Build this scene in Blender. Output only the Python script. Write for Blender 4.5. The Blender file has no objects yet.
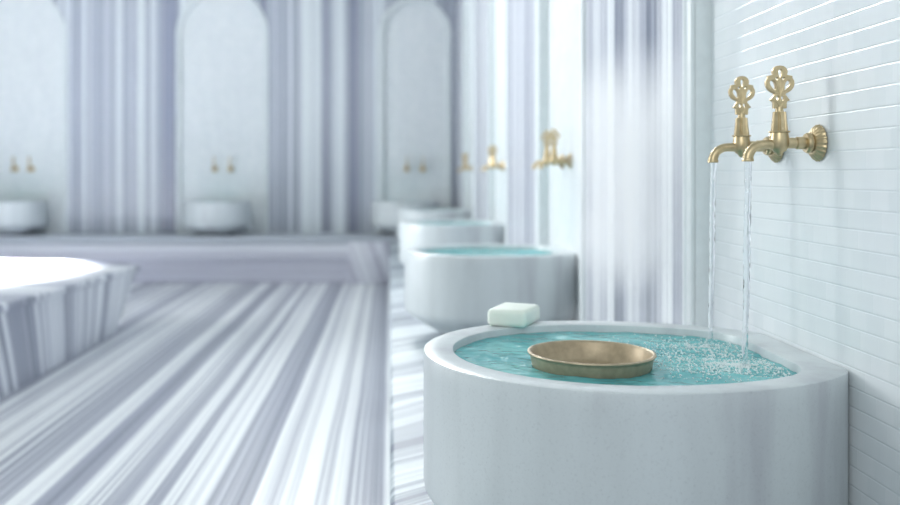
import bpy, bmesh, math, random
from mathutils import Vector, Matrix
random.seed(7)
C = bpy.context.scene.collection
PI = math.pi
U = 0.7                       # distance from the camera axis to the tiled wall, metres
ZC = 1.469*U                  # eye height over the floor
ZP = ZC - 0.915*U             # platform top
RIM = 0.488*U                 # basin height
ZB = ZP + .046              # the back bench stands a little higher
DB = 13.3*U                   # depth of the back wall
PED = 12.3*U                  # front edge of the back platform

# ------------------------------------------------------------------ nodes
def new_mat(name):
    m = bpy.data.materials.new(name); m.use_nodes = True
    nt = m.node_tree; nt.nodes.clear()
    out = nt.nodes.new('ShaderNodeOutputMaterial')
    b = nt.nodes.new('ShaderNodeBsdfPrincipled')
    nt.links.new(b.outputs[0], out.inputs[0])
    return m, nt, b, out
def N(nt, t, **kw):
    n = nt.nodes.new(t)
    for k, v in kw.items():
        if k[0] == 'i' and k[1:].isdigit(): n.inputs[int(k[1:])].default_value = v
        else: setattr(n, k, v)
    return n
def math_(nt, op, a, b=None, c=None):
    n = nt.nodes.new('ShaderNodeMath'); n.operation = op
    for i, v in enumerate((a, b, c)):
        if v is None: continue
        if isinstance(v, (int, float)): n.inputs[i].default_value = v
        else: nt.links.new(v, n.inputs[i])
    return n.outputs[0]
def ramp(nt, fac, stops, interp='LINEAR'):
    r = nt.nodes.new('ShaderNodeValToRGB'); e = r.color_ramp.elements
    r.color_ramp.interpolation = interp
    while len(e) < len(stops): e.new(0.5)
    for el, (p, c) in zip(e, stops):
        el.position = p; el.color = (c[0], c[1], c[2], 1)
    nt.links.new(fac, r.inputs[0]); return r.outputs[0]
def noise(nt, vec=None, w=None, scale=1, detail=2, rough=.5, dim='3D'):
    n = nt.nodes.new('ShaderNodeTexNoise'); n.noise_dimensions = dim
    n.inputs['Scale'].default_value = scale; n.inputs['Detail'].default_value = detail
    n.inputs['Roughness'].default_value = rough
    if vec is not None: nt.links.new(vec, n.inputs['Vector'])
    if w is not None: nt.links.new(w, n.inputs['W'])
    return n.outputs[0]
def mixc(nt, fac, a, b, mode='MIX'):
    n = nt.nodes.new('ShaderNodeMix'); n.data_type = 'RGBA'; n.blend_type = mode
    for sock, v in ((n.inputs[0], fac), (n.inputs[6], a), (n.inputs[7], b)):
        if isinstance(v, (int, float)): sock.default_value = v
        elif isinstance(v, tuple): sock.default_value = (*v, 1)
        else: nt.links.new(v, sock)
    return n.outputs[2]

def striped(name, across, seed, freq=4.0, warp=0.03, warp_scale=1.2, lo=.30, hi=.66, rough=.28, slope=0.0,
            dark=(.15,.165,.225), mid=(.39,.41,.49), light=(.88,.915,.93), fine=.5):
    """Banded white and blue-grey marble; bands change along the direction `across`."""
    m, nt, b, out = new_mat(name)
    tc = N(nt, 'ShaderNodeTexCoord'); P = tc.outputs['Object']
    d = N(nt, 'ShaderNodeVectorMath', operation='DOT_PRODUCT'); d.inputs[1].default_value = across
    nt.links.new(P, d.inputs[0])
    w = noise(nt, P, scale=warp_scale, detail=2)
    w = math_(nt, 'MULTIPLY_ADD', math_(nt, 'SUBTRACT', w, .5), warp*2, d.outputs['Value'])
    w = math_(nt, 'ADD', w, seed*17.3)
    n1 = noise(nt, w=w, scale=freq, detail=4, rough=.6, dim='1D')
    n2 = noise(nt, w=w, scale=freq*5, detail=4, rough=.65, dim='1D')
    v = math_(nt, 'MULTIPLY_ADD', math_(nt, 'SUBTRACT', n2, .5), fine, n1)
    L = lambda a, b, t: tuple(p+(q-p)*t for p, q in zip(a, b))
    s = hi - lo
    col = ramp(nt, v, [(lo, dark), (lo+s*.14, mid), (lo+s*.22, L(dark, mid, .5)), (lo+s*.30, L(mid, light, .35)), (lo+s*.36, L(dark, mid, .35)), (lo+s*.44, mid),
                       (lo+s*.50, L(mid, light, .8)), (lo+s*.55, L(mid, light, .4)), (lo+s*.61, light), (lo+s*.72, light), (lo+s*.77, L(mid, light, .4)), (lo+s*.84, light), (lo+s*.92, L(dark, mid, .7)), (hi+.04, light)])
    gr = noise(nt, P, scale=60, detail=3)
    col = mixc(nt, .10, col, ramp(nt, gr, [(.3, (.6,.6,.64)), (.7, (1,1,1))]), 'MULTIPLY')
    nt.links.new(col, b.inputs['Base Color'])
    b.inputs['Roughness'].default_value = rough
    return m

def tiles(name, axis):
    """Small white wall tiles: rows 3 cm high with a grout groove under a pillowed edge."""
    m, nt, b, out = new_mat(name)
    P = N(nt, 'ShaderNodeTexCoord').outputs['Object']
    sx = N(nt, 'ShaderNodeSeparateXYZ'); nt.links.new(P, sx.inputs[0])
    z = math_(nt, 'DIVIDE', math_(nt, 'SUBTRACT', sx.outputs[2], ZC + .2*.0299), .0299)
    row = math_(nt, 'FLOOR', z)
    zf = math_(nt, 'FRACT', z)
    a = math_(nt, 'DIVIDE', sx.outputs[axis], .048)
    a = math_(nt, 'ADD', a, math_(nt, 'MULTIPLY', row, .37))
    af = math_(nt, 'FRACT', a)
    # height profile 0 in the groove, 1 on the tile
    def groove(f, wdt):
        e = math_(nt, 'MINIMUM', f, math_(nt, 'SUBTRACT', 1.0, f))
        mr = N(nt, 'ShaderNodeMapRange', interpolation_type='SMOOTHSTEP')
        nt.links.new(e, mr.inputs[0]); mr.inputs[1].default_value = 0; mr.inputs[2].default_value = wdt
        return mr.outputs[0]
    gz, ga = groove(zf, .07), groove(af, .03)
    h = math_(nt, 'MULTIPLY', gz, math_(nt, 'MULTIPLY_ADD', ga, .12, .88))
    cell = N(nt, 'ShaderNodeCombineXYZ')
    nt.links.new(math_(nt, 'FLOOR', a), cell.inputs[0]); nt.links.new(row, cell.inputs[1])
    wn = N(nt, 'ShaderNodeTexWhiteNoise', noise_dimensions='2D'); nt.links.new(cell.outputs[0], wn.inputs[0])
    base = ramp(nt, wn.outputs[0], [(0, (.72,.765,.785)), (1, (.77,.805,.825))])
    sp = N(nt, 'ShaderNodeMapping'); sp.inputs['Scale'].default_value = (14, 14, 3); nt.links.new(P, sp.inputs[0])
    base = mixc(nt, .16, base, ramp(nt, noise(nt, sp.outputs[0], scale=1, detail=3), [(.35, (.72,.74,.80)), (.65, (1,1,1))]), 'MULTIPLY')
    col = mixc(nt, gz, (.69,.74,.77), base)
    nt.links.new(col, b.inputs['Base Color'])
    bp = N(nt, 'ShaderNodeBump'); bp.inputs['Strength'].default_value = .38; bp.inputs['Distance'].default_value = .0018
    nt.links.new(h, bp.inputs['Height']); nt.links.new(bp.outputs[0], b.inputs['Normal'])
    b.inputs['Roughness'].default_value = .3
    return m

def stone(name, base=(.585,.63,.65), vein=(.48,.505,.54)):
    m, nt, b, out = new_mat(name)
    P = N(nt, 'ShaderNodeTexCoord').outputs['Object']
    mp = N(nt, 'ShaderNodeMapping'); mp.inputs['Scale'].default_value = (5, 5, .7); nt.links.new(P, mp.inputs[0])
    mp.inputs['Rotation'].default_value = (.15, .12, 0)
    v = noise(nt, mp.outputs[0], scale=1.6, detail=4, rough=.55)
    col = ramp(nt, v, [(.33, vein), (.47, base), (.62, tuple(c*1.08 for c in base))])
    sp = noise(nt, P, scale=230, detail=3, rough=.7)
    col = mixc(nt, .28, col, ramp(nt, sp, [(.30, (.62,.62,.64)), (.44, (1,1,1)), (.75, (1.05,1.05,1.05))]), 'MULTIPLY')
    nt.links.new(col, b.inputs['Base Color'])
    b.inputs['Roughness'].default_value = .33
    bp = N(nt, 'ShaderNodeBump'); bp.inputs['Strength'].default_value = .15; bp.inputs['Distance'].default_value = .001
    nt.links.new(sp, bp.inputs['Height']); nt.links.new(bp.outputs[0], b.inputs['Normal'])
    return m

def brass(name, col=(.57,.46,.285), rough=.39, metal=.95):
    m, nt, b, out = new_mat(name)
    P = N(nt, 'ShaderNodeTexCoord').outputs['Object']
    n = noise(nt, P, scale=90, detail=3)
    c = ramp(nt, n, [(.3, tuple(x*.86 for x in col)), (.7, tuple(min(1, x*1.08) for x in col))])
    nt.links.new(c, b.inputs['Base Color']); b.inputs['Metallic'].default_value = metal
    nt.links.new(math_(nt, 'MULTIPLY_ADD', n, .12, rough-.06), b.inputs['Roughness'])
    return m

def plain(name, col, rough=.5, sss=0, var=.06, scale=40):
    m, nt, b, out = new_mat(name)
    P = N(nt, 'ShaderNodeTexCoord').outputs['Object']
    c = ramp(nt, noise(nt, P, scale=scale, detail=3), [(.3, tuple(x*(1-var) for x in col)), (.7, col)])
    nt.links.new(c, b.inputs['Base Color']); b.inputs['Roughness'].default_value = rough
    if sss:
        b.inputs['Subsurface Weight'].default_value = sss
        b.inputs['Subsurface Radius'].default_value = (.01, .012, .01); b.inputs['Subsurface Scale'].default_value = .6
    return m

def water_mat():
    m, nt, b, out = new_mat('water')
    P = N(nt, 'ShaderNodeTexCoord').outputs['Object']
    n = noise(nt, P, scale=9, detail=2)
    col = ramp(nt, n, [(.35, (.11,.47,.50)), (.65, (.24,.66,.67))])
    nt.links.new(col, b.inputs['Base Color'])
    b.inputs['Roughness'].default_value = .04; b.inputs['IOR'].default_value = 1.33
    mp = N(nt, 'ShaderNodeMapping'); mp.inputs['Scale'].default_value = (1, 1, .2); nt.links.new(P, mp.inputs[0])
    r = noise(nt, mp.outputs[0], scale=24, detail=2, rough=.45)
    bp = N(nt, 'ShaderNodeBump'); bp.inputs['Strength'].default_value = .6; bp.inputs['Distance'].default_value = .012
    nt.links.new(r, bp.inputs['Height']); nt.links.new(bp.outputs[0], b.inputs['Normal'])
    t = N(nt, 'ShaderNodeBsdfTransparent'); t.inputs[0].default_value = (.45,.80,.80,1)
    mx = N(nt, 'ShaderNodeMixShader'); mx.inputs[0].default_value = .80
    nt.links.new(t.outputs[0], mx.inputs[1]); nt.links.new(b.outputs[0], mx.inputs[2])
    nt.links.new(mx.outputs[0], out.inputs[0])
    return m
def clear_water():
    m, nt, b, out = new_mat('falling_water')
    b.inputs['Base Color'].default_value = (.96,.98,1,1); b.inputs['Roughness'].default_value = .02
    b.inputs['Transmission Weight'].default_value = 1; b.inputs['IOR'].default_value = 1.33
    P = N(nt, 'ShaderNodeTexCoord').outputs['Object']
    mp = N(nt, 'ShaderNodeMapping'); mp.inputs['Scale'].default_value = (1, 1, .22); nt.links.new(P, mp.inputs[0])
    bp = N(nt, 'ShaderNodeBump'); bp.inputs['Strength'].default_value = .5; bp.inputs['Distance'].default_value = .004
    nt.links.new(noise(nt, mp.outputs[0], scale=160, detail=2), bp.inputs['Height']); nt.links.new(bp.outputs[0], b.inputs['Normal'])
    return m
def foam_mat():
    m, nt, b, out = new_mat('foam')
    b.inputs['Base Color'].default_value = (.86,.93,.94,1); b.inputs['Roughness'].default_value = .15
    t = N(nt, 'ShaderNodeBsdfTransparent')
    mx = N(nt, 'ShaderNodeMixShader'); mx.inputs[0].default_value = .85
    nt.links.new(t.outputs[0], mx.inputs[1]); nt.links.new(b.outputs[0], mx.inputs[2]); nt.links.new(mx.outputs[0], out.inputs[0])
    return m

M = dict(
    floor=striped('floor_marble', (1, 0, 0), 3, freq=4.0, lo=.325, hi=.66, fine=.5, dark=(.135,.15,.21), mid=(.385,.405,.485), light=(.93,.955,.965), warp=.012, warp_scale=.5),
    deck=striped('platform_marble', (-.66, .75, 0), 5, freq=3.0, warp=.06, warp_scale=1.6, lo=.34, hi=.70, rough=.5, dark=(.17,.20,.26), mid=(.34,.39,.45), light=(.62,.68,.71)),
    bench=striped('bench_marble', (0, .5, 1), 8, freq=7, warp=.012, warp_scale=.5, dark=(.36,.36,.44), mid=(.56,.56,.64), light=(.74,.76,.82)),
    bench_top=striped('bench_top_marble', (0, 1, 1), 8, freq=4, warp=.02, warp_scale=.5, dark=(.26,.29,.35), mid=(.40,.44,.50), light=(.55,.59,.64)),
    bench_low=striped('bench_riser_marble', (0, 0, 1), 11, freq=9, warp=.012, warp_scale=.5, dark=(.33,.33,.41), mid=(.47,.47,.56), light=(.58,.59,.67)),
    corner=striped('corner_marble', (1, 0, .35), 2, freq=6, warp=.01, dark=(.34,.34,.42), mid=(.52,.52,.61), light=(.70,.72,.78)),
    pier_r=striped('wall_marble_right', (0, 1, 0), 6, freq=6.6, lo=.355, hi=.72, fine=.5, dark=(.11,.13,.18), warp=.012, warp_scale=.6),
    pier_b=striped('wall_marble_back', (1, 0, 0), 9, freq=4.2, lo=.36, hi=.74, fine=.5, warp=.012, warp_scale=.6, dark=(.17,.19,.25), mid=(.39,.42,.49), light=(.76,.82,.835)),
    slab=striped('navel_marble', (.12, 1, .25), 4, freq=3.0, warp=.012, light=(.9,.92,.95)),
    mould=plain('moulding_marble', (.74,.79,.81), .3),
    tile_r=tiles('wall_tiles_right', 1), tile_b=tiles('wall_tiles_back', 0),
    stone=stone('basin_marble'), foot=stone('foot_shade_marble', (.20,.21,.23), (.14,.15,.17)),  # foot colour carries the shade under the basin
    brass=brass('brushed_brass'), bronze=brass('bronze', (.45,.365,.25), .45, .4),
    soap=plain('soap', (.86,.92,.84), .45, .35), water=water_mat(), fall=clear_water(), foam=foam_mat(),
)

# ------------------------------------------------------------------ objects
def obj(name, bm, mat, parent=None, smooth=False, auto=None):
    me = bpy.data.meshes.new(name)
    bmesh.ops.recalc_face_normals(bm, faces=bm.faces)
    bm.to_mesh(me); bm.free()
    return obj_me(name, me, mat, parent, smooth, auto)
def obj_me(name, me, mat, parent=None, smooth=False, auto=None):
    if mat.name not in me.materials: me.materials.append(mat)
    if smooth or auto:
        for p in me.polygons: p.use_smooth = True
        if auto:
            b = bmesh.new(); b.from_mesh(me)
            for e in b.edges:
                if len(e.link_faces) == 2 and e.calc_face_angle(0) > auto: e.smooth = False
            b.to_mesh(me); b.free()
    o = bpy.data.objects.new(name, me); C.objects.link(o)
    if parent: o.parent = parent
    return o
def tag(o, label, cat, group=None, kind=None):
    if label: o['label'] = label
    if cat: o['category'] = cat
    if group: o['group'] = group
    if kind: o['kind'] = kind
    return o
def thing(name, label, cat, loc=(0, 0, 0), rz=0, group=None):
    o = bpy.data.objects.new(name, None); C.objects.link(o); o.empty_display_size = .1
    o.location = loc; o.rotation_euler = (0, 0, rz)
    return tag(o, label, cat, group)
def dup(root, loc, rz, label):
    r = root.copy(); C.objects.link(r); r.location = loc; r.rotation_euler = (0, 0, rz); r['label'] = label
    for ch in list(root.children):
        c = ch.copy(); C.objects.link(c); c.parent = r
    return r
def struct(name, bm, mat, auto=None):
    o = obj(name, bm, mat, auto=auto); o['kind'] = 'structure'; return o
def box(bm, x0, x1, y0, y1, z0, z1, bev=0, seg=2):
    r = bmesh.ops.create_cube(bm, size=1)
    bmesh.ops.scale(bm, vec=(x1-x0, y1-y0, z1-z0), verts=r['verts'])
    bmesh.ops.translate(bm, vec=((x0+x1)/2, (y0+y1)/2, (z0+z1)/2), verts=r['verts'])
    if bev:
        es = list({e for v in r['verts'] for e in v.link_edges})
        bmesh.ops.bevel(bm, geom=es, offset=bev, segments=seg, affect='EDGES', profile=.5)
def lathe(bm, prof, n=40, axis='Z', origin=(0, 0, 0), flute=None):
    """prof = [(r, h)...] turned about an axis; ends are closed."""
    rings = []
    for r, h in prof:
        ring = []
        for k in range(n):
            a = 2*PI*k/n
            rr = max(r, 1e-4)
            if flute: rr = flute(rr, h, a)
            p = (rr*math.cos(a), rr*math.sin(a), h) if axis == 'Z' else (h, rr*math.cos(a), rr*math.sin(a))
            ring.append(bm.verts.new((p[0]+origin[0], p[1]+origin[1], p[2]+origin[2])))
        rings.append(ring)
    for A, B in zip(rings, rings[1:]):
        for k in range(n): bm.faces.new((A[k], A[(k+1) % n], B[(k+1) % n], B[k]))
    bm.faces.new(rings[0]); bm.faces.new(rings[-1])
def spline(pts, n):
    out = []
    P = [Vector(pts[0])*2-Vector(pts[1])] + [Vector(p) for p in pts] + [Vector(pts[-1])*2-Vector(pts[-2])]
    for i in range(1, len(P)-2):
        for k in range(n):
            t = k/n; a, b, c, d = P[i-1], P[i], P[i+1], P[i+2]
            out.append(.5*((2*b)+(c-a)*t+(2*a-5*b+4*c-d)*t*t+(3*b-a-3*c+d)*t**3))
    out.append(Vector(pts[-1])); return out
def tube(bm, path, rad, n=24):
    rings = []
    for i, p in enumerate(path):
        t = (path[min(i+1, len(path)-1)] - path[max(i-1, 0)]).normalized()
        u = Vector((0, 1, 0)); u = (u - t*u.dot(t)).normalized(); w = t.cross(u)
        r = rad(i/(len(path)-1))
        rr = r if callable(r) else (lambda a, r=r: r)
        rings.append([bm.verts.new(p + (u*math.cos(2*PI*k/n)+w*math.sin(2*PI*k/n))*rr(2*PI*k/n)) for k in range(n)])
    for A, B in zip(rings, rings[1:]):
        for k in range(n): bm.faces.new((A[k], A[(k+1) % n], B[(k+1) % n], B[k]))
    bm.faces.new(rings[0]); bm.faces.new(rings[-1])

# ------------------------------------------------------------------ setting
Z_TOP = 3.5
XW = U                         # tiled face of the right wall
FACE = .05*U                   # thickness of the marble facing
bm = bmesh.new(); box(bm, -7.5, 1.0, -1.2, DB+.3, -.2, 0); struct('floor', bm, M['floor'])

bm = bmesh.new(); box(bm, 0, XW, -1.2, PED+.02, 0, ZP, .012, 3); struct('raised_platform', bm, M['deck'], auto=.6)
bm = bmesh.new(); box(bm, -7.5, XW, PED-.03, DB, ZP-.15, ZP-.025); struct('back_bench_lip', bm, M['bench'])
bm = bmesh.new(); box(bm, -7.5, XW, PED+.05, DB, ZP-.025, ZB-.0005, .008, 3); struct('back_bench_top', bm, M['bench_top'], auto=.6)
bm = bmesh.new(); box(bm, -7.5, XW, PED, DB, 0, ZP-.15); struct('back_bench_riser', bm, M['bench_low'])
bm = bmesh.new(); box(bm, -.40, -.001, PED-.045, PED+.1, 0, ZP+.002, .008, 2); struct('trim_1', bm, M['corner'], auto=.6)

bm = bmesh.new(); box(bm, XW, XW+.25, -1.2, DB+.25, 0, Z_TOP); struct('wall_right', bm, M['tile_r'])
bm = bmesh.new(); box(bm, -7.5, XW, DB, DB+.25, 0, Z_TOP); struct('wall_back', bm, M['tile_b'])

NR = [2.22*U + 2.92*U*k for k in range(4)]            # niche centres along the right wall
NB = [(-5.37*U, .60*U), (-2.43*U, .60*U), (.36*U, .46*U)]   # along the back wall, with half widths
HWR = .63*U
SPR = ZC + 1.416                                      # springing height

def facing(name, mat, a0, a1, niches, to_world, mould):
    """Marble facing a0..a1 pierced by arched niches; to_world(s, out, z)."""
    bm = bmesh.new()
    def quad(*p, mi=0): bm.faces.new([bm.verts.new(to_world(*q)) for q in p]).material_index = mi
    s = a0
    for c, hw in niches + [(a1+1, 1)]:
        e = c-hw
        quad((s, FACE, ZP), (e, FACE, ZP), (e, FACE, Z_TOP), (s, FACE, Z_TOP))
        if c < a1:
            n = 32; A = [(c-hw*math.cos(PI*i/n), SPR+hw*math.sin(PI*i/n)) for i in range(n+1)]
            for (s0, z0), (s1, z1) in zip(A, A[1:]):
                quad((s0, FACE, z0), (s1, FACE, z1), (s1, FACE, Z_TOP), (s0, FACE, Z_TOP))
                quad((s0, FACE, z0), (s1, FACE, z1), (s1, 0, z1), (s0, 0, z0), mi=1)
            for q in (c-hw, c+hw): quad((q, 0, ZP), (q, FACE, ZP), (q, FACE, SPR), (q, 0, SPR), mi=1)
        s = c+hw
    quad((a0, 0, Z_TOP), (a1, 0, Z_TOP), (a1, FACE, Z_TOP), (a0, FACE, Z_TOP))
    quad((a0, 0, ZP), (a0, FACE, ZP), (a0, FACE, Z_TOP), (a0, 0, Z_TOP))
    bmesh.ops.remove_doubles(bm, verts=bm.verts, dist=1e-5)
    struct(name, bm, mat).data.materials.append(M['mould'])
    # moulding round every niche: a slim raised band with a bead
    for i, (c, hw) in enumerate(niches):
        bm = bmesh.new(); n = 40
        line = [(c-hw, ZP+.0*k, -1, 0) for k in (0,)] + [(c-hw*math.cos(PI*k/n), SPR+hw*math.sin(PI*k/n), -math.cos(PI*k/n), math.sin(PI*k/n)) for k in range(n+1)] + [(c+hw, ZP, 1, 0)]
        prof = [(0, FACE-.001), (0, FACE+.008), (.006, FACE+.012), (.016, FACE+.012), (.022, FACE+.005), (.03, FACE+.004), (.036, FACE+.012), (.046, FACE+.012), (.052, FACE-.001)]
        rings = [[bm.verts.new(to_world(ls+nx*o, d, lz+nz*o)) for o, d in prof] for ls, lz, nx, nz in line]
        for A, B in zip(rings, rings[1:]):
            for k in range(len(prof)-1): bm.faces.new((A[k], A[k+1], B[k+1], B[k]))
        struct('trim_%d' % mould, bm, M['mould'], auto=.9); mould += 1
    return mould
k = facing('wall_right_facing', M['pier_r'], -1.2, DB-FACE, [(c, HWR) for c in NR], lambda s, o, z: (XW-o, s, z), 2)
facing('wall_back_facing', M['pier_b'], -7.5, XW-FACE, NB, lambda s, o, z: (s, DB-o, z), k)

# ------------------------------------------------------------------ basins
R0 = .445*U                     # half width along the wall
CX = -.47*U                     # centre of the bowl, out from the wall
AF, AB = .448*U, .553*U         # half lengths away from and towards the wall
NP = 176
def d_outline(inset, back=0.0, fil=.012):
    """Closed D: round away from the wall, flat at x = -back; NP points from the middle of the flat side."""
    ry, af, ab = R0-inset, AF-inset, AB-inset
    xc = -back
    amax = math.acos(max(-1, min(1, (xc-CX)/ab)))
    pts = []
    for k in range(401):                               # near corner round to far corner
        a = -amax - (2*PI-2*amax)*k/400
        c, s = math.cos(a), math.sin(a)
        pts.append((CX+(ab if c > 0 else af)*c, ry*s))
    y0 = pts[0][1]; y1 = pts[-1][1]
    path = [(xc, y0*k/30) for k in range(30)] + pts + [(xc, y1*(1-k/30)) for k in range(1, 30)]
    # fillet the two corners
    def fillet(path, corner):
        keep = [i for i, p in enumerate(path) if math.dist(p, corner) > fil]
        cut = [i for i, p in enumerate(path) if math.dist(p, corner) <= fil]
        if not cut: return path
        i0, i1 = min(cut)-1, max(cut)+1
        a, b = path[i0], path[i1]
        mid = [tuple((1-t)**2*a[q]+2*t*(1-t)*corner[q]+t*t*b[q] for q in (0, 1)) for t in [j/12 for j in range(1, 12)]]
        return path[:i0+1]+mid+path[i1:]
    if amax < 1e-6: path = pts[:-1]
    elif abs(y0) > fil*1.6:
        path = fillet(path, (xc, y0)); path = fillet(path, (xc, y1))
    # resample evenly
    cl = path+[path[0]]; L = [0]
    for p, q in zip(cl, cl[1:]): L.append(L[-1]+math.dist(p, q))
    out = []; j = 0
    for k in range(NP):
        t = L[-1]*k/NP
        while L[j+1] < t: j += 1
        f = (t-L[j])/max(1e-9, L[j+1]-L[j])
        out.append((cl[j][0]+(cl[j+1][0]-cl[j][0])*f, cl[j][1]+(cl[j+1][1]-cl[j][1])*f))
    return out
def loft(bm, rings, cap0=True, cap1=True):
    vr = [[bm.verts.new(p) for p in r] for r in rings]
    for A, B in zip(vr, vr[1:]):
        for k in range(len(A)): bm.faces.new((A[k], A[(k+1) % len(A)], B[(k+1) % len(A)], B[k]))
    if cap0: bm.faces.new(vr[0])
    if cap1: bm.faces.new(vr[-1])
T = .072*U                      # thickness of the basin's wall
BK = .085*U                     # ledge left along the tiled wall
WATER = RIM-.0135
FLOORZ = RIM-.22
def ring(inset, z, back=.0015, fil=.012): return [(x, y, z) for x, y in d_outline(inset, back, fil)]
def make_basin(label, loc, rz):
    t = thing('wash_basin', label, 'basin', loc, rz, 'wash basins below the niche taps')
    bm = bmesh.new()
    R = []
    for z, i in ((.028, .125), (.034, .120), (.06, .068), (.085, .026), (.098, .010), (.112, .002), (.125, 0), (.2, 0), (RIM-.03, 0), (RIM-.0032, 0), (RIM-.001, .0008), (RIM, .0030)):
        R.append(ring(i, z))
    for z, i, b in ((RIM, T-.003, BK-.003), (RIM-.001, T-.0008, BK-.0008), (RIM-.0032, T, BK), (RIM-.05, T+.001, BK+.001), (RIM-.15, T+.008, BK+.008), (FLOORZ+.03, T+.03, BK+.03), (FLOORZ, T+.075, BK+.06)):
        R.append(ring(i, z, b, .055))
    loft(bm, R)
    obj('bowl', bm, M['stone'], t, auto=.7)
    bm = bmesh.new()
    loft(bm, [ring(.150, 0), ring(.145, .004), ring(.140, .0275)])
    tag(obj('foot', bm, M['foot'], t, auto=.6), 'stone foot, shade put into its colour', None)
    return t
TAP_DY = (-.094*U, .135*U)
IMP = [(-.1185, TAP_DY[0]), (-.1185, TAP_DY[1])]           # where the taps pour, basin-local
BX, BY = .4686*U, 2.13*U; br = .147*U
def make_water(label, loc, rz, hull=None):
    bm = bmesh.new(); o = d_outline(T+.0012, BK+.0012, .055)
    cx, cy = CX, 0
    def hz(x, y):
        z = 0
        for px, py in IMP:
            r = math.hypot(x-px, y-py)
            z += .0016*math.cos(r*230)*math.exp(-r*9)
        return z + .0011*math.sin(38*x+20*y+1.3)*math.sin(27*y-14*x) + .0006*math.sin(90*x+.7)*math.sin(75*y+30*x)
    n = 56
    rings = [[(cx+(x-cx)*s, cy+(y-cy)*s, FLOORZ+.035) for x, y in o] for s in (.80,)]
    rings.append([(cx+(x-cx)*.97, y*.97, RIM-.12) for x, y in o])
    for i in range(n):
        s = 1-i/n
        rings.append([(cx+(x-cx)*s, cy+(y-cy)*s, WATER+hz(cx+(x-cx)*s, cy+(y-cy)*s)) for x, y in o])
    loft(bm, rings)
    if hull:                                                # the floating bowl presses its own hollow into the water
        me = bpy.data.meshes.new('basin_water'); bmesh.ops.recalc_face_normals(bm, faces=bm.faces); bm.to_mesh(me); bm.free()
        a = bpy.data.objects.new('a', me); C.objects.link(a)
        hb = bmesh.new(); lathe(hb, hull, 96, 'Z', (BX-loc[0], BY-loc[1], WATER-.0145))
        hm = bpy.data.meshes.new('hull'); bmesh.ops.recalc_face_normals(hb, faces=hb.faces); hb.to_mesh(hm); hb.free()
        h = bpy.data.objects.new('h', hm); C.objects.link(h)
        md = a.modifiers.new('cut', 'BOOLEAN'); md.operation = 'DIFFERENCE'; md.object = h; md.solver = 'EXACT'
        bpy.context.view_layer.update()
        cut = bpy.data.meshes.new_from_object(a.evaluated_get(bpy.context.evaluated_depsgraph_get()))
        bpy.data.objects.remove(a); bpy.data.objects.remove(h)
        w = obj_me('basin_water', cut, M['water'], None, auto=1.0)
    else:
        w = obj('basin_water', bm, M['water'], None, auto=1.0)
    w.location = loc; w.rotation_euler = (0, 0, rz)
    return tag(w, label, 'water', 'water standing in the basins')

# ------------------------------------------------------------------ taps
PX = .001628                    # one photograph pixel at the nearer tap, metres
def handle_mesh():
    cu = bpy.data.curves.new('handle_outline', 'CURVE'); cu.dimensions = '2D'; cu.fill_mode = 'BOTH'
    s = PX/7.214
    def sp(pts, mirror=False):
        q = [((x-362)*s, (345-y)*s) for x, y in pts]
        if mirror: q = [(-x, y) for x, y in reversed(q)]
        S = cu.splines.new('POLY'); S.points.add(len(q)-1); S.use_cyclic_u = True
        for p, (x, y) in zip(S.points, q): p.co = (x, y, 0, 1)
    half = [(362,38),(385,41),(403,52),(414,68),(417,86),(412,104),(428,108),(450,112),(452,128),(463,146),(466,168),(460,192),(446,213),(426,228),(405,238),(402,248),(412,260),(420,272),(434,287),(414,296),(410,312),(410,330),(408,345),(362,345)]
    # smooth the half outline a little, then mirror it into one closed loop
    left = [(724-x, y) for x, y in reversed(half[1:-1])]
    loop = half[:-1] + [(362-46, 345)] + left[1:]
    sp(loop)
    def drop(cx, cy, rx, ry, rot, n=20):
        out = []
        for k in range(n):
            a = 2*PI*k/n
            y = -ry*math.cos(a); x = rx*math.sin(a)*(0.62+.38*math.cos(a+PI)) if False else rx*math.sin(a)*(1+.35*math.cos(a+PI)*-1)
            out.append((cx+x*math.cos(rot)-y*math.sin(rot), cy+x*math.sin(rot)+y*math.cos(rot)))
        return out
    sp(drop(362, 93, 13, 30, 0))
    for mir in (False, True):
        sp(drop(412, 180, 16, 38, .42), mir)
        sp(drop(381, 274, 10, 17, -.15), mir)
        sp(drop(386, 133, 9, 11, .3), mir)
    cu.extrude = .0024; cu.bevel_depth = .0011; cu.bevel_resolution = 2; cu.offset = -.0009
    o = bpy.data.objects.new('handle_outline', cu); C.objects.link(o)
    bpy.context.view_layer.update()
    dg = bpy.context.evaluated_depsgraph_get()
    me = bpy.data.meshes.new_from_object(o.evaluated_get(dg))
    bpy.data.objects.remove(o); bpy.data.curves.remove(cu)
    me.transform(Matrix.Rotation(PI/2, 4, 'X'))            # stand it up: faces look along y
    # raised ribs of the palmette and the short spindle under it
    bm = bmesh.new(); bm.from_mesh(me)
    def rib(pts, r):
        path = spline([((x-362)*s, -.0033, (345-y)*s) for x, y in pts], 6)
        for sg in (1, -1):
            tube(bm, [Vector((p.x, p.y*sg, p.z)) for p in path], lambda t: r*(1-.35*t), 8)
    rib([(362, 300), (362, 240), (362, 190), (362, 145)], .0013)
    for sgn in (1, -1):
        f = lambda x: 362+sgn*(x-362)
        rib([(f(366), 240), (f(380), 200), (f(392), 165), (f(412), 130)], .0009)
        rib([(f(374), 240), (f(412), 226), (f(446), 194), (f(455), 160)], .0009)
        rib([(f(366), 335), (f(385), 305), (f(405), 290), (f(424), 286)], .0010)
    me2 = bpy.data.meshes.new('handle'); bm.to_mesh(me2); bm.free()
    return me2
HANDLE = handle_mesh()
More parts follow.
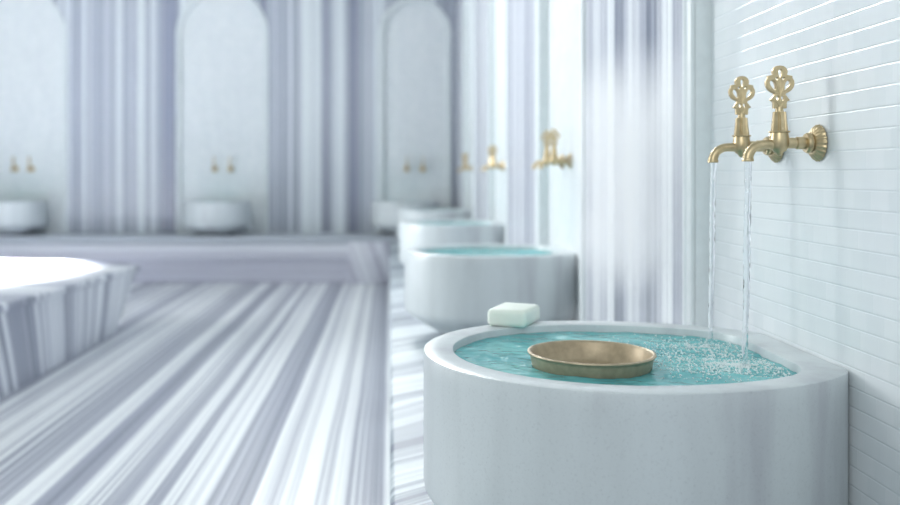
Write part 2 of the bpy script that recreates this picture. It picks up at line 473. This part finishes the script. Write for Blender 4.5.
def make_tap(label, loc, rz):
    t = thing('wall_tap', label, 'tap', loc, rz, 'brass taps in the wall niches')
    bx = -.0655
    bm = bmesh.new()                                        # fluted rosette against the wall
    def fl(r, h, a): return r*(1-.055*(abs(math.sin(a*11))**2.2)) if h > -.0145 else r
    lathe(bm, [(.0285, -.0005), (.0305, -.002), (.0300, -.0045), (.0265, -.0085), (.0215, -.0125), (.0185, -.0144)], 132, 'X', flute=fl)
    obj('wall_flange', bm, M['brass'], t, auto=.9)
    bm = bmesh.new()                                        # stepped shank
    lathe(bm, [(.0150, -.0142), (.0165, -.016), (.0168, -.0205), (.0150, -.0232), (.0112, -.0236), (.0098, -.0245), (.0103, -.026), (.0103, -.0375), (.0095, -.0385), (.0078, -.0390), (.0078, -.0405), (.0088, -.0413), (.0088, -.053)], 36, 'X')
    obj('shank', bm, M['brass'], t, auto=.6)
    bm = bmesh.new()                                        # valve body
    lathe(bm, [(.001, -.0205), (.0035, -.020), (.0052, -.0178), (.0060, -.0155), (.0105, -.0125), (.0138, -.007), (.0150, 0), (.0150, .007), (.0140, .0135), (.0136, .0165), (.0160, .0170), (.0165, .0182), (.0160, .0194), (.0130, .0198)], 40, 'Z', (bx, 0, 0))
    obj('valve_body', bm, M['brass'], t, auto=.7)
    bm = bmesh.new()                                        # eight-sided bonnet with a notched crown
    def oc(r, h, a):
        q = (a+PI/8) % (PI/4) - PI/8
        g = 1 - (.13 if abs(abs(q)-PI/8) < .10 else 0)
        return r*math.cos(PI/8)/math.cos(q)*g
    lathe(bm, [(.0138, .0196), (.0138, .023), (.0122, .036), (.0112, .0485), (.0108, .0505), (.0060, .0512)], 80, 'Z', (bx, 0, 0), flute=lambda r, h, a: oc(r, h, a) if r > .007 else r)
    obj('bonnet', bm, M['brass'], t, auto=.5)
    bm = bmesh.new()                                        # spout
    path = spline([(bx-.004, 0, -.0035), (-.083, 0, -.0022), (-.098, 0, -.0035), (-.109, 0, -.0095), (-.1155, 0, -.0190), (-.1170, 0, -.0272)], 7)
    tube(bm, path, lambda q: .0084-.0012*math.sin(q*PI)+.0004*q, 28)
    lathe(bm, [(.0091, -.0300), (.0094, -.0290), (.0094, -.0260), (.0086, -.0250)], 28, 'Z', (-.1170, 0, 0))
    obj('spout', bm, M['brass'], t, auto=.9)
    h = obj_me('handle', HANDLE, M['brass'], t, auto=.6) if not len(HANDLE.materials) else obj_me('handle', HANDLE, M['brass'], t)
    h.location = (bx, 0, .0565)
    bm = bmesh.new(); lathe(bm, [(.0066, .0508), (.0066, .0525), (.0062, .0535), (.0062, .0580), (.0056, .0592)], 20, 'Z', (bx, 0, 0))
    obj('spindle', bm, M['brass'], t, auto=.6)
    return t

# right wall niches (nearest first), then back wall niches (left to right)
ZT = ZC + .0505
nth = ['nearest', 'second', 'third', 'farthest']
basin_labels = [
    'big grey marble basin in the foreground holding the bronze bowl and soap',
    'marble basin full of teal water directly behind the foreground one',
    'marble basin along the right wall, third from the camera',
    'small blurred basin along the right wall, last before the back wall']
water_labels = [
    'rippling turquoise water with foam in the foreground basin',
    'flat teal water filling the second basin from the camera',
    'water in the third basin along the right wall',
    'water in the last basin along the right wall']
tap_labels = [
    ('larger brass tap nearest the camera, its fluted wall flange showing', 'brass tap just behind the nearest one, pouring the left stream'),
    ('front brass tap of the pair above the second basin', 'rear brass tap of the pair above the second basin'),
    ('front brass tap of the pair above the third basin', 'rear brass tap of the pair above the third basin'),
    ('front tap of the last blurred pair on the right wall', 'rear tap of the last blurred pair on the right wall')]
spots = [((XW, c, ZP), 0) for c in NR] + [((c+dx, DB, ZB), PI/2) for (c, hw), dx in zip(NB, (.03, 0, -.11))]
basin_labels += ['pale basin at the left edge of the photo, by the back wall', 'pale basin in the middle arched niche of the back wall', 'pale basin in the right corner niche of the back wall']
water_labels += ['water in the basin at the left edge of the back wall', 'water in the basin below the middle back niche', 'water in the basin of the back corner niche']
bl = [('left', 'the niche at the left edge of the back wall'), ('left', 'the middle arched niche of the back wall'), ('left', 'the corner niche of the back wall')]
for _, w in bl: tap_labels.append(('left small brass tap in ' + w, 'right small brass tap in ' + w))

b0 = w0 = t0 = None
for i, (loc, rz) in enumerate(spots):
    if b0 is None:
        b0 = make_basin(basin_labels[i], loc, rz); HULL = [(.001, -.0006), (br-.019, -.0006), (br-.012, .001), (br-.0088, .0058), (br-.0038, .029), (br-.0020, .05), (.001, .05)]
        near_water = make_water(water_labels[i], loc, rz, HULL)
    else:
        nb = dup(b0, loc, rz, basin_labels[i])
        if w0 is None: nw = w0 = make_water(water_labels[i], loc, rz)
        else: nw = dup(w0, loc, rz, water_labels[i])
        if i > 3: nb.scale = nw.scale = (1.06, 1.06, .97)
    for j in (0, 1):
        if i < 4: tl = (XW-.0005, NR[i]+TAP_DY[j], ZT)
        else: tl = (NB[i-4][0]+(.03, 0, 0)[i-4]+(-.115*U, .115*U)[j], DB-.0005, ZT)
        if t0 is None: t0 = make_tap(tap_labels[i][j], tl, rz)
        else: dup(t0, tl, rz, tap_labels[i][j])

# falling water
rnd = random.Random(3)
for j in (0, 1):
    bm = bmesh.new()
    z0, z1 = ZT-.0302, ZP+WATER-.004
    x0, y0 = XW-.1170, NR[0]+TAP_DY[j]
    dz = z0-z1; n = 120
    path = [Vector((x0-.0055*(k/n)**1.2+.0004*math.sin(k*.11+j), y0+.0003*math.sin(k*.13), z0-dz*k/n)) for k in range(n+1)]
    def rad(t, j=j):
        base = (.0057-.0009*t) if j == 0 else (.0051-.0009*t)
        return lambda a: base*(1+.04*math.sin(t*31+j*2)+.03*math.sin(t*95+1+2*a)+.08*math.sin(2*a+t*9)+.16*max(0, t-.7)*math.sin(t*170+a))
    tube(bm, path, rad, 20)
    o = obj('water_stream', bm, M['fall'], None, smooth=True)
    tag(o, ('stream of clear water falling from the nearest tap', 'fainter stream of water falling from the tap behind')[j], 'water stream', 'water streams from the near taps')

# foam where the streams land
bm = bmesh.new()
for k in range(2600):
    px, py = IMP[rnd.choice((0, 0, 1))]
    a = rnd.uniform(0, 2*PI); r = abs(rnd.gauss(.05, .045))
    x, y = px+r*math.cos(a)*1.25-.02, py+r*math.sin(a)*.95
    if not (-.60 < x < -BK-.012): continue
    e = ((x-CX)/((AB if x > CX else AF)-T-.01))**2+(y/(R0-T-.01))**2
    if e > 1: continue
    if math.hypot(x+XW-BX, y+NR[0]-BY) < br+.004: continue
    rad = rnd.choice((.0006, .0008, .0010, .0012, .0018))
    s = bmesh.ops.create_icosphere(bm, subdivisions=1, radius=rad)
    bmesh.ops.translate(bm, vec=(x, y, WATER+.0012), verts=s['verts'])
o = obj('foam', bm, M['foam'], near_water, smooth=True)
tag(o, 'white foam bubbles where the streams land', None, None, 'stuff')

# ------------------------------------------------------------------ bronze bowl
bm = bmesh.new()
prof = [(.001, 0), (br-.020, 0), (br-.013, .0015), (br-.0095, .006), (br-.0045, .029), (br-.0035, .0325), (br-.0012, .0340), (br, .0356), (br-.0006, .0372), (br-.0028, .0380), (br-.0052, .0374), (br-.0066, .0352), (br-.0082, .0300), (br-.0130, .0085), (br-.018, .0048), (br-.028, .0036), (.001, .0036)]
lathe(bm, prof, 96)
o = obj('hammam_bowl', bm, M['bronze'], None, auto=.8); o.location = (BX, BY, ZP+WATER-.0145)
tag(o, 'shallow round bronze bowl floating on the turquoise water', 'bowl')

# soap
bm = bmesh.new(); box(bm, -.040, .040, -.056, .056, 0, .034, .010, 5)
for v in bm.verts:                                            # gently pillowed faces
    v.co.z += .0016*(1-(v.co.x/.040)**2)*(1-(v.co.y/.056)**2)*(1 if v.co.z > .02 else 0)
o = obj('soap_bar', bm, M['soap'], None, smooth=True)
o.location = (.355*U, 2.615*U, ZP+RIM); o.rotation_euler = (0, 0, -.42)
tag(o, 'pale mint green bar of soap on the rim of the foreground basin', 'soap')

# ------------------------------------------------------------------ central heated stone
t = thing('navel_stone', 'low wide white marble heated slab at the left in bright light', 'stone platform', (0, 0, 0))
HT = ZC-.86*U
poly = [(-2.37, 8.65), (-3.25, 9.15), (-7.2, 9.25), (-8.6, 7.5), (-8.6, 5.2), (-7.0, 3.6), (-4.0, 3.6), (-2.62, 5.3)]
cxn, cyn = -5.4*U, 6.5*U
def pring(off, z):
    out = []
    P = [(x*U, y*U) for x, y in poly]
    for i, (x, y) in enumerate(P):
        d = Vector((cxn-x, cyn-y)).normalized(); out.append((x+d.x*off, y+d.y*off, z))
    return out
bm = bmesh.new(); loft(bm, [pring(.012, HT-.045), pring(.004, HT-.04), pring(0, HT-.03), pring(0, HT-.012), pring(.004, HT-.003), pring(.012, HT)])
obj('slab_top', bm, M['slab'], t, auto=.5)
bm = bmesh.new(); foot = pring(.15, 0); foot[0] = (-2.55*U, 8.5*U, 0); foot[-1] = (-2.55*U, 5.35*U, 0)
def fine(P, n=14): return [Vector(P[i]).lerp(Vector(P[(i+1) % len(P)]), k/n) for i in range(len(P)) for k in range(n)]
fa, fb = fine(foot), fine(pring(.02, HT-.0452))
loft(bm, [[a.lerp(b, k/10) for a, b in zip(fa, fb)] for k in range(11)])
obj('base', bm, M['slab'], t)

# ------------------------------------------------------------------ steam
def steam_mat():
    m = bpy.data.materials.new('steam'); m.use_nodes = True; nt = m.node_tree; nt.nodes.clear()
    out = nt.nodes.new('ShaderNodeOutputMaterial'); v = nt.nodes.new('ShaderNodeVolumeScatter')
    tc = N(nt, 'ShaderNodeTexCoord')
    P = tc.outputs['Object']
    n = noise(nt, P, scale=2.2, detail=3, rough=.55)
    d = ramp(nt, n, [(.40, (0, 0, 0)), (.68, (1, 1, 1))])
    g = N(nt, 'ShaderNodeSeparateXYZ'); nt.links.new(tc.outputs['Generated'], g.inputs[0])
    f = None
    for i in range(3):                                       # fades out towards every side of the cloud
        e = math_(nt, 'MULTIPLY', math_(nt, 'MULTIPLY', g.outputs[i], math_(nt, 'SUBTRACT', 1.0, g.outputs[i])), 6.5)
        e = math_(nt, 'MINIMUM', e, 1.0)
        f = e if f is None else math_(nt, 'MULTIPLY', f, e)
    nt.links.new(math_(nt, 'MULTIPLY', math_(nt, 'MULTIPLY', d, f), STEAM), v.inputs['Density'])
    v.inputs['Color'].default_value = (.97, .98, 1, 1); v.inputs['Anisotropy'].default_value = .45
    nt.links.new(v.outputs[0], out.inputs['Volume']); return m
STEAM = 5.5
bm = bmesh.new(); box(bm, .44, .663, 2.69*U, 3.62*U, ZP+.10, ZP+RIM+.60)
o = obj('steam', bm, steam_mat()); tag(o, 'thin white steam drifting above the second basin by the marble pier', 'steam', None, 'stuff')

# ------------------------------------------------------------------ light
w = bpy.data.worlds.new('World'); bpy.context.scene.world = w; w.use_nodes = True
bg = w.node_tree.nodes['Background']; bg.inputs[0].default_value = (.81, .92, .94, 1); bg.inputs[1].default_value = .56
def area(name, loc, target, size, power, col, spread=PI):
    l = bpy.data.lights.new(name, 'AREA'); l.shape = 'DISK'; l.size = size; l.energy = power; l.color = col; l.spread = spread
    o = bpy.data.objects.new(name, l); C.objects.link(o); o.location = loc
    o.rotation_euler = (Vector(target)-Vector(loc)).to_track_quat('-Z', 'Y').to_euler(); return o
area('dome_light', (-3.0, 5.0, 5.2), (-3.0, 5.0, 0), 2.6, 62, (.97, 1, 1))
area('right_wall_fill', (-5.6, 5.2, 2.1), (.7, 4.7, 1.3), 2.2, 82, (.98, 1, 1), 1.6)  # added fill, no real window; brightens the right wall and piers
area('dome_shaft', (-3.42, 5.66, 6.5), (-3.42, 5.66, 0), 1.0, 3300, (1, 1, 1), .39)
area('front_fill', (-1.3, -2.6, 2.7), (.2, 2.2, .6), 2.2, 60, (.97, 1, 1))  # added fill behind the camera, no real entrance; lifts camera-facing sides
area('glint_backlight', (-.9, 8.7, 4.3), (.4, 2.6, 1.0), 1.4, 20, (.98, 1, 1), .9)  # added backlight, no real opening; gives water glints and brighter steam

# ------------------------------------------------------------------ camera
cam = bpy.data.cameras.new('camera'); co = bpy.data.objects.new('camera', cam); C.objects.link(co)
co.location = (0, 0, ZC); co.rotation_euler = (PI/2, 0, 0)
cam.sensor_width = 36; cam.lens = 914/900*36
cam.shift_x = 60/900; cam.shift_y = -78.5/900
cam.clip_start = .02
cam.dof.use_dof = True; cam.dof.focus_distance = 2.08*U; cam.dof.aperture_fstop = 2.6
S = bpy.context.scene; S.camera = co
S.view_settings.view_transform = 'Standard'; S.view_settings.look = 'None'
S.view_settings.exposure = 0; S.view_settings.gamma = 1; S.view_settings.use_curve_mapping = False
S.cycles.max_bounces = 10; S.cycles.transparent_max_bounces = 12
S.cycles.use_denoising = True
S.cycles.volume_step_rate = 3; S.cycles.volume_bounces = 4
